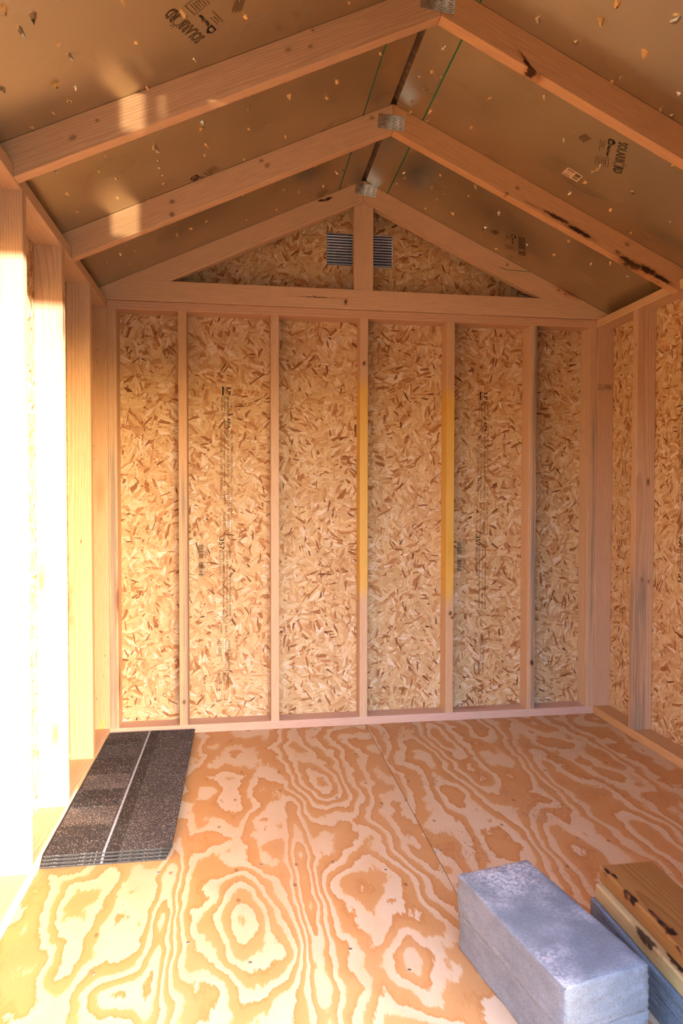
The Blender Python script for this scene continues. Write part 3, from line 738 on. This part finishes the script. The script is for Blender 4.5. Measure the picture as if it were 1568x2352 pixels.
p2 = board('wood_plank', (1.434+0.068, -1.592, 0.1425+SW/2), (1.436+0.068, -2.205, 0.1425+SW/2), (0, 0, 1), SW, 0.138, M['plank_top'], None, 0.004)
tag(p2, 'dark brown plank with black bark patches, on top of the yellowish plank', 'plank')

# ================================================================== PRINTS AND SMALL DETAILS
_dg = None
def text_mesh(body, outline=0.0, bold=0.0):
    c = bpy.data.curves.new('txt', 'FONT'); c.body = body; c.size = 1.0; c.resolution_u = 2
    if outline: c.fill_mode = 'NONE'; c.bevel_depth = outline; c.bevel_resolution = 0
    elif bold: c.offset = bold
    o = bpy.data.objects.new('txt', c); COL.objects.link(o)
    dg = bpy.context.evaluated_depsgraph_get(); dg.update()
    me = bpy.data.meshes.new_from_object(o.evaluated_get(dg))
    bpy.data.objects.remove(o); bpy.data.curves.remove(c)
    xs_ = [v.co.x for v in me.vertices]; ys_ = [v.co.y for v in me.vertices]
    x0, x1, y0, y1 = min(xs_), max(xs_), min(ys_), max(ys_)
    for v in me.vertices:
        v.co.x = (v.co.x-x0)/(x1-x0); v.co.y = (v.co.y-y0)/(y1-y0)
        v.co.z = max(-0.0004, min(0.0004, v.co.z))
    me.materials.clear(); me.name = 'print'
    return me
def frame3(o, e1, e2):
    e1 = e1.normalized(); n = e1.cross(e2).normalized(); e2 = n.cross(e1)
    return Matrix(((e1.x,e2.x,n.x,o.x),(e1.y,e2.y,n.y,o.y),(e1.z,e2.z,n.z,o.z),(0,0,0,1)))
class Print:
    """items laid out in a flat 2-d frame (a along the writing, b up), collected once and placed with any frame"""
    def __init__(s): s.items = []
    def text(s, body, a0, a1, b0, b1, mat, outline=0.0, bold=0.0):
        me = text_mesh(body, outline, bold)
        me.transform(Matrix(((a1-a0,0,0,a0),(0,b1-b0,0,b0),(0,0,1,0),(0,0,0,1))))
        s.items.append(('printed_text', me, mat))
    def rects(s, name, rs, mat, th=0.0003):
        bm = bmesh.new()
        for (a0, a1, b0, b1) in rs: add_box(bm, a0, a1, b0, b1, 0, th)
        s.items.append((name, bm_mesh(name, bm), mat))
    def poly(s, name, pts, mat, th=0.0003):
        bm = bmesh.new(); v = [bm.verts.new((p[0], p[1], th)) for p in pts]; bm.faces.new(v); s.items.append((name, bm_mesh(name, bm), mat))
    def stroke(s, name, lines, w, mat, th=0.0003):
        bm = bmesh.new()
        for pts in lines:
            for p, q in zip(pts[:-1], pts[1:]):
                d = Vector((q[0]-p[0], q[1]-p[1])); L = d.length
                if L < 1e-6: continue
                n = Vector((-d.y, d.x))/L*w/2; e = d/L*w*0.35
                vv = [bm.verts.new((x, y, th)) for x, y in ((p[0]-n.x-e.x, p[1]-n.y-e.y), (q[0]-n.x+e.x, q[1]-n.y+e.y), (q[0]+n.x+e.x, q[1]+n.y+e.y), (p[0]+n.x-e.x, p[1]+n.y-e.y))]
                bm.faces.new(vv)
        s.items.append((name, bm_mesh(name, bm), mat))
    def scribble(s, a0, a1, b0, b1, mat, seed=0):
        """a line of print too small to read"""
        rng = random.Random(seed+int(a0*1e4)); rs = []; a = a0; h = b1-b0
        while a < a1-0.001:
            if rng.random() < 0.14: a += h*0.45; continue
            w = h*rng.uniform(0.35, 0.6)
            k = rng.random()
            rs.append((a, a+w*0.28, b0, b0+h*rng.choice((0.7, 1.0))))
            if k < 0.6: rs.append((a, a+w*0.8, b0+h*rng.choice((0, .4, .6)), b0+h*0.12+h*rng.choice((.1, .4, .6))))
            if k > 0.4: rs.append((a+w*0.55, a+w*0.8, b0, b0+h*0.7))
            a += w
        rs = [(p, q, min(r_, t_), max(r_, t_)) for p, q, r_, t_ in rs]
        s.rects('small_print', rs, mat)
    def place(s, mw, parent):
        for nm, me, mat in s.items: mesh_obj(nm, me, mat, mw, parent)

# --- mill stamp running down the wall sheathing
O1 = px_plane(520.6, 890, 1, SD)
st = Print()
def A_(v, u=515): return O1.z - px_plane(u, v, 1, SD).z
def B_(u, v=1100): return px_plane(u, v, 1, SD).x - px_plane(520.6, v, 1, SD).x
def T(body, u0, u1, v0, v1, mat='ink_faint', **k):
    k.setdefault('bold', 0.010); st.text(body, A_(v0), A_(v1), B_(u0), B_(u1), M[mat], **k)
def S(u0, u1, v0, v1): st.scribble(A_(v0), A_(v1), B_(u0), B_(u1), M['ink_faint'])
T('LP', 520.6, 530.0, 890, 907, 'ink', bold=0.02)
S(521, 526.5, 910, 950); S(529.5, 533.5, 918, 942)
st.rects('ink_bar', [(A_(887.6), A_(908), B_(510), B_(513.7))], M['ink'])
S(508, 511.5, 911, 943); S(514, 518, 913, 946)
st.rects('ink_rule', [(A_(950.4), A_(951.4), B_(505), B_(536)), (A_(954.4), A_(955.4), B_(505), B_(536)), (A_(889), A_(889.8), B_(516), B_(531)), (A_(889), A_(908), B_(516.6), B_(517.4))], M['ink_faint'])
T('APA', 520.6, 529, 959, 985, 'ink', bold=0.02); S(513.5, 519, 962, 984)
T('RATED SIDING', 529, 534, 989, 1039); T('SHEATHING', 529, 534, 1046, 1086); T('16oc', 529, 534, 1092, 1108); T('3/8 CAT', 529, 534, 1118, 1142); T('PS2-10', 529, 534, 1149, 1176)
T('SIZED FOR SPACING', 520.6, 526.7, 988, 1062); T('FL 9190', 520.6, 526.7, 1067, 1096); T('THICKNESS 0.354 IN', 520.6, 526.7, 1106, 1175); T('STRENGTH AXIS', 520.6, 526.7, 1181, 1236)
S(513, 517.5, 990, 1058); S(513, 517.5, 1065, 1118); S(513, 517.5, 1128, 1150)
T('THIS DIRECTION', 511.5, 517, 1175, 1236)
T('CONC 1EZDE2', 504.5, 510.6, 988, 1038); T('CSA O437.0', 504.5, 510.6, 1047, 1089); T('ET BOND 0-1', 504.5, 510.6, 1097, 1144)
for u in (504.5, 531.3):
    st.stroke('arrow', [[(A_(1178), B_(u)), (A_(1236), B_(u))], [(A_(1232), B_(u)-0.004), (A_(1236), B_(u)), (A_(1232), B_(u)+0.004)], [(A_(1182), B_(u)-0.004), (A_(1178), B_(u)), (A_(1182), B_(u)+0.004)]], 0.0016, M['ink_faint'])
T('357', 502, 514, 1236, 1262, 'ink', bold=0.01)
cz0, cz1 = (A_(1246)+A_(1258))/2, (B_(518.5)+B_(531))/2; rr = (A_(1258)-A_(1246))/2
st.stroke('ring_mark', [[(cz0+rr*math.cos(i*math.pi/8), cz1+rr*math.sin(i*math.pi/8)) for i in range(17)], [(cz0-rr*.5, cz1+rr*.5), (cz0+rr*.5, cz1+rr*.2), (cz0-rr*.2, cz1), (cz0+rr*.5, cz1-rr*.2), (cz0-rr*.5, cz1-rr*.5)]], 0.0018, M['ink_faint'])
st.rects('ink_rule', [(A_(1264), A_(1265), B_(506), B_(530)), (A_(1266.5), A_(1267.3), B_(514), B_(530))], M['ink_faint'])
T('885-510-025', 502, 507.5, 1263, 1316)
T('Read Application Instructions and Limited', 517, 523, 1269, 1414)
S(525, 530, 1266, 1284); S(525, 530, 1302, 1416); S(510, 514.6, 1266, 1414)
st.stroke('leaf_mark', [[(A_(1417), B_(509)), (A_(1421), B_(521)), (A_(1425), B_(529)), (A_(1429), B_(521)), (A_(1431), B_(514)), (A_(1425), B_(511)), (A_(1419), B_(515)), (A_(1421), B_(521))], [(A_(1417), B_(506)), (A_(1425), B_(514)), (A_(1432), B_(518))], [(A_(1417), B_(503)), (A_(1417), B_(511))]], 0.0018, M['ink_faint'])
S(505, 509, 1434, 1456); S(516, 520, 1434, 1464)
T('Certified Sourcing', 520, 528, 1472, 1538); T('SFI-0003', 499.5, 507, 1471, 1507)
st.rects('ink_rule', [(A_(1474), A_(1540), B_(516.6), B_(517.4)), (A_(1540), A_(1541), B_(500), B_(526))], M['ink_faint'])
S(499, 505, 1545, 1570); S(510, 516, 1545, 1570); S(520, 525, 1545, 1575)
# barcodes with their small print
for v0, v1 in ((1250, 1282), (1290, 1322)):
    rng = random.Random(int(v0)); rs = []; a = A_(v0); a_end = A_(v1)
    while a < a_end:
        w = rng.choice((0.0012, 0.0012, 0.0022, 0.003)); rs.append((a, min(a+w, a_end), B_(455), B_(465))); a += w + rng.choice((0.0011, 0.002))
    st.rects('barcode', rs, M['ink'])
    S(466, 468.5, v0, v1); S(470, 472.5, v0, v1); S(474, 476, v0, v1-6)
st.place(frame3(Vector((O1.x, SD-0.0004, O1.z)), Vector((0, 0, -1)), Vector((1, 0, 0))), pan1)
O2 = px_plane(1110.8, 902.5, 1, SD)
st.place(frame3(Vector((O2.x, SD-0.0004, O2.z)), Vector((0, 0, -1)), Vector((1, 0, 0))), pan2)
O3 = px_plane(1563.5, 1337, 0, W+SD)
st.place(frame3(Vector((W+SD-0.0004, O3.y, O3.z)), Vector((0, 0, 1)), Vector((0, 1, 0))), panr)

# --- maker's print on the foil side of the roof panels
lg = Print(); LT = 0.154; LH = 0.031
lg.text('SOLARB', 0.0, 0.094, 0.0, LH, M['ink'], outline=0.020)
lg.text('RD', 0.121, LT, 0.0, LH, M['ink'], outline=0.026)
c_ = (0.1075, LH/2); R1 = 0.0135
lines = [[(c_[0]+R1*0.92*math.cos(i*math.pi/12), c_[1]+R1*1.15*math.sin(i*math.pi/12)) for i in range(25)]]
for i in range(12):
    an = i*math.pi/6+0.26
    if abs(math.cos(an)) > 0.8: continue
    lines.append([(c_[0]+R1*1.25*math.cos(an), c_[1]+R1*1.45*math.sin(an)), (c_[0]+R1*1.45*math.cos(an), c_[1]+R1*1.80*math.sin(an))])
lg.stroke('sun_mark', lines, 0.0016, M['ink'])
lg.poly('house_mark', [(-0.003, -0.032), (0.021, -0.032), (0.021, -0.017), (0.009, -0.008), (-0.003, -0.017)], M['ink_black'])
lg.rects('house_lines', [(0.002, 0.016, -0.0275, -0.0262), (0.002, 0.0035, -0.0275, -0.019), (0.0145, 0.016, -0.0275, -0.019), (0.006, 0.0078, -0.024, -0.018), (0.0105, 0.0123, -0.024, -0.018)], M['paper'], 0.0006)
lg.text('West Fraser', 0.025, 0.080, -0.032, -0.021, M['ink_black'], bold=0.02)
for k, (a0, a1) in enumerate(((0.010, 0.048), (0.012, 0.044), (0.008, 0.062))):
    lg.scribble(a0, a1, -0.044-0.007*k, -0.041-0.007*k, M['ink_faint'], k)
lg.stroke('ruled_box', [[(0.090, -0.064), (0.134, -0.064), (0.134, -0.020), (0.090, -0.020), (0.090, -0.064)]], 0.0012, M['ink'])
for k in range(5): lg.scribble(0.096, 0.128, -0.058+0.0065*k, -0.055+0.0065*k, M['ink_faint'], k+9)
for k in range(6):
    an = -0.75; d_ = Vector((math.cos(an), math.sin(an))); n_ = Vector((-d_.y, d_.x))
    o_ = Vector((0.012, -0.088)) - n_*0.0048*k + d_*0.004*(k % 2); L_ = 0.038 - 0.003*(k % 3)
    lg.stroke('small_print', [[(o_.x+d_.x*q*L_/9, o_.y+d_.y*q*L_/9), (o_.x+d_.x*(q+0.7)*L_/9, o_.y+d_.y*(q+0.7)*L_/9)] for q in range(9)], 0.0028, M['ink_faint'])
def roof_print(s, u, v, e1, e2):
    p = px_roof(u, v, s); U = Vector((s*cs, 0, -sn)); Y = Vector((0, 1, 0)); N = Vector((-s*sn, 0, -cs))
    E1 = U*e1[0] + Y*e1[1]; E2 = U*e2[0] + Y*e2[1]
    lg.place(frame3(p + N*0.0006, E1, E2), ROOF[(s, 'roof_panel')])
roof_print(1, 1420, 325, (0.44, 0.90), (0.90, -0.44))
roof_print(1, 1190, 543, (0.44, 0.90), (0.90, -0.44))
roof_print(-1, 472, 84, (0.46, -0.89), (0.89, 0.46))
pD = px_roof(432, 412, -1); pS_ = px_roof(470, 84, -1)
roof_print(-1, 497, 424, (0.46, -0.89), (0.89, 0.46))
# barcode sticker on the right slope
sk = Print()
sk.rects('sticker', [(0, 0.064, 0, 0.046)], M['paper'], 0.0002)
sk.rects('sticker_print', [(0.004, 0.034, 0.036, 0.041), (0.004, 0.030, 0.005, 0.009), (0.038, 0.060, 0.024, 0.040)], M['ink_faint'], 0.0006)
sk.rects('barcode', [(0.038+0.0022*i, 0.0392+0.0022*i, 0.006, 0.022) for i in range(10)], M['ink'], 0.0006)
for k in range(4): sk.scribble(0.005, 0.032, 0.013+0.0055*k, 0.016+0.0055*k, M['ink'], k)
p = px_roof(1304, 384, 1); U = Vector((cs, 0, -sn)); N = Vector((-sn, 0, -cs))
sk.place(frame3(p + N*0.0005 + Vector((0, 0.046, 0)), U, N.cross(U)), ROOF[(1, 'roof_panel')])

# --- torn foil and splinters where roofing nails came through
tear_me = []
for k in range(6):
    rng = random.Random(40+k); bm = bmesh.new(); n = 5
    ring = [bm.verts.new((math.cos(i*2*math.pi/n+rng.uniform(-.4, .4))*rng.uniform(.5, 1.0), math.sin(i*2*math.pi/n)*rng.uniform(.5, 1.0), 0)) for i in range(n)]
    tip = bm.verts.new((rng.uniform(-.9, .9), rng.uniform(-.9, .9), -rng.uniform(.7, 1.3)))
    mid = [bm.verts.new((v.co.x*.7+tip.co.x*.35, v.co.y*.7+tip.co.y*.35, tip.co.z*rng.uniform(.3, .8))) for v in ring]
    for i in range(n):
        j = (i+1) % n
        bm.faces.new((ring[i], ring[j], mid[j], mid[i]))
        if i != k % n: bm.faces.new((mid[i], mid[j], tip))
    bmesh.ops.recalc_face_normals(bm, faces=bm.faces)
    me = bm_mesh('foil_tear', bm); me.materials.append(M['splinter'] if k % 3 else M['foil']); tear_me.append(me)
L_T = [(28,35,2),(147,65,2),(90,137,1.7),(265,195,1.4),(312,250,1.3),(608,192,1.1),(820,52,1.8),(553,3,1.5),(1100,73,1),(875,265,1.2),(425,272,.6),(255,380,2),(15,405,1.3),(340,392,1.1),(312,458,1.5),(238,508,1),(145,575,1.3),(660,392,1),(700,670,1.7),(715,755,1.1),(712,722,1),(445,768,1.1),(522,803,1.1),(250,770,.8),(475,700,1),(908,550,1.4),(908,578,1.2),(925,650,1.5),(920,697,.8),(1120,578,1),(1120,493,.7),(1300,430,1.6),(1470,440,1.3),(1515,362,1.3),(1283,612,.9),(1100,715,1.1),(735,825,.9),(730,790,.7),(300,868,1.1),(525,890,1),(347,953,1.1),(540,1143,1),(585,1188,.8),(605,1130,.8),(795,1055,1),(858,1028,1),(930,995,.9),(1108,990,.6),(1245,942,.9),(1275,855,1),(1345,863,.6),(1455,835,.8),(1510,770,.9),(1420,745,.8),(1095,877,.7),(480,1178,.8)]
R_T = [(915,90,1.4),(1195,90,2),(1400,232,2.2),(1275,5,2),(1540,80,2.2),(1090,190,1.6),(1250,368,1.1),(1283,350,.9),(1465,495,1.3),(1520,527,1.3),(1545,420,1.2),(495,212,1.1),(458,277,.8),(438,322,.9),(480,348,.7),(405,403,.8),(345,460,1.2),(345,505,1.2),(432,498,1.2),(458,473,.9),(418,545,.6),(380,345,.9),(618,572,1.1),(700,440,1.1),(945,432,1),(1080,593,1),(1033,628,1),(955,745,.8),(1160,778,1.1),(1183,762,1.1),(1197,745,1.1),(1130,820,1.1),(1062,868,1.1),(1340,870,1.2),(1240,942,1.1),(1525,745,1),(1510,1000,.9),(1335,1047,.8),(1055,1085,1),(1243,1182,1),(905,1012,1),(740,957,1),(530,960,1.3),(605,880,.8),(635,840,1.2),(475,787,.7),(437,843,.9),(490,873,.7),(460,897,.8),(410,935,.6),(680,1025,1.3),(990,1145,1),(865,1100,.7),(730,1120,.9),(1155,1185,.8),(1315,1243,.7),(500,760,.7),(315,775,.9),(318,802,.9),(280,825,.7)]
RL_T = [(10,775,1),(35,765,1),(205,240,1.1),(10,365,1.2),(65,10,1)]
rng = random.Random(3)
for s, lst, ox in ((-1, L_T, 0), (1, R_T, 768), (-1, RL_T, 768)):
    for (zx, zy, k) in lst:
        p = px_roof(ox+zx/1.96, zy/1.96, s)
        dist = (p-CAM).length; rad = k*0.0080*dist/2.4
        m, sy = roof_frame(s)
        mw = Matrix.Translation(p) @ m.to_3x3().to_4x4() @ Matrix.Rotation(rng.uniform(0, 6.28), 4, 'Z') @ Matrix.Diagonal((rad, rad*rng.uniform(.6, 1), rad*rng.uniform(.7, 1.3), 1))
        dr = abs(p.x-AX)*SLEN
        par = ROOF[(s, 'ridge_strip' if dr < 0.122 else 'roof_panel')]
        mesh_obj('foil_tear', tear_me[rng.randrange(6)], None, mw, par)

# --- grade stamp on the corner stud, crayon tick by the left corner stud, green arrow on the gable rafter
gs = Print()
gs.stroke('stamp_box', [[(0, 0), (0.028, 0), (0.028, 0.026), (0, 0.026), (0, 0)]], 0.0012, M['ink'])
gs.stroke('stamp_mark', [[(0.006, 0.006), (0.014, 0.020), (0.022, 0.006), (0.006, 0.006)]], 0.0016, M['ink'])
for k in range(3): gs.scribble(0.034, 0.072, 0.002+0.009*k, 0.0075+0.009*k, M['ink'], k)
pz = px_plane(1373, 895, 1, 0.0); gs.place(frame3(Vector((pz.x, -0.0004, pz.z)), Vector((1, 0, 0)), Vector((0, 0, 1))), rcorner)
ys_ = Print(); ys_.stroke('crayon_mark', [[(0.0, 0.0), (0.008, 0.020), (0.012, 0.038)]], 0.004, M['yellow'])
pz = px_plane(231, 1675, 1, 0.0); ys_.place(frame3(Vector((pz.x, -0.0005, SW+0.001)), Vector((1, 0, 0)), Vector((0, 0, 1))), lstuds[0])
ar = Print()
q0, q1 = px_plane(1146, 619, 1, YT[0]), px_plane(1240, 627, 1, YT[0])
ar.stroke('crayon_arrow', [[(0, 0.010), (0.03, 0.002), ((q1-q0).length, 0.0)], [((q1-q0).length-0.014, 0.012), ((q1-q0).length, 0), ((q1-q0).length-0.016, -0.008)]], 0.0022, M['edge_green'])
e1 = (q1-q0).normalized()
ar.place(frame3(Vector((q0.x, YT[0]-0.0006, q0.z)), e1, Vector((0, 0, 1))), [c for c in trusses[0].children][1])
# two nail heads on the left corner stud
bm = bmesh.new(); bmesh.ops.create_cone(bm, cap_ends=True, segments=10, radius1=0.0040, radius2=0.0036, depth=0.001); nh = bm_mesh('nail_head', bm)
for (u, v) in ((224.5, 802.5), (222, 829), (216, 1025), (216, 1055), (218, 1588), (222, 1605)):
    p = px_plane(u, v, 1, 0.0)
    mesh_obj('nail_head', nh, M['nail'], Matrix.Translation((p.x, -0.0005, p.z)) @ Matrix.Rotation(math.pi/2, 4, 'X'), lstuds[0])
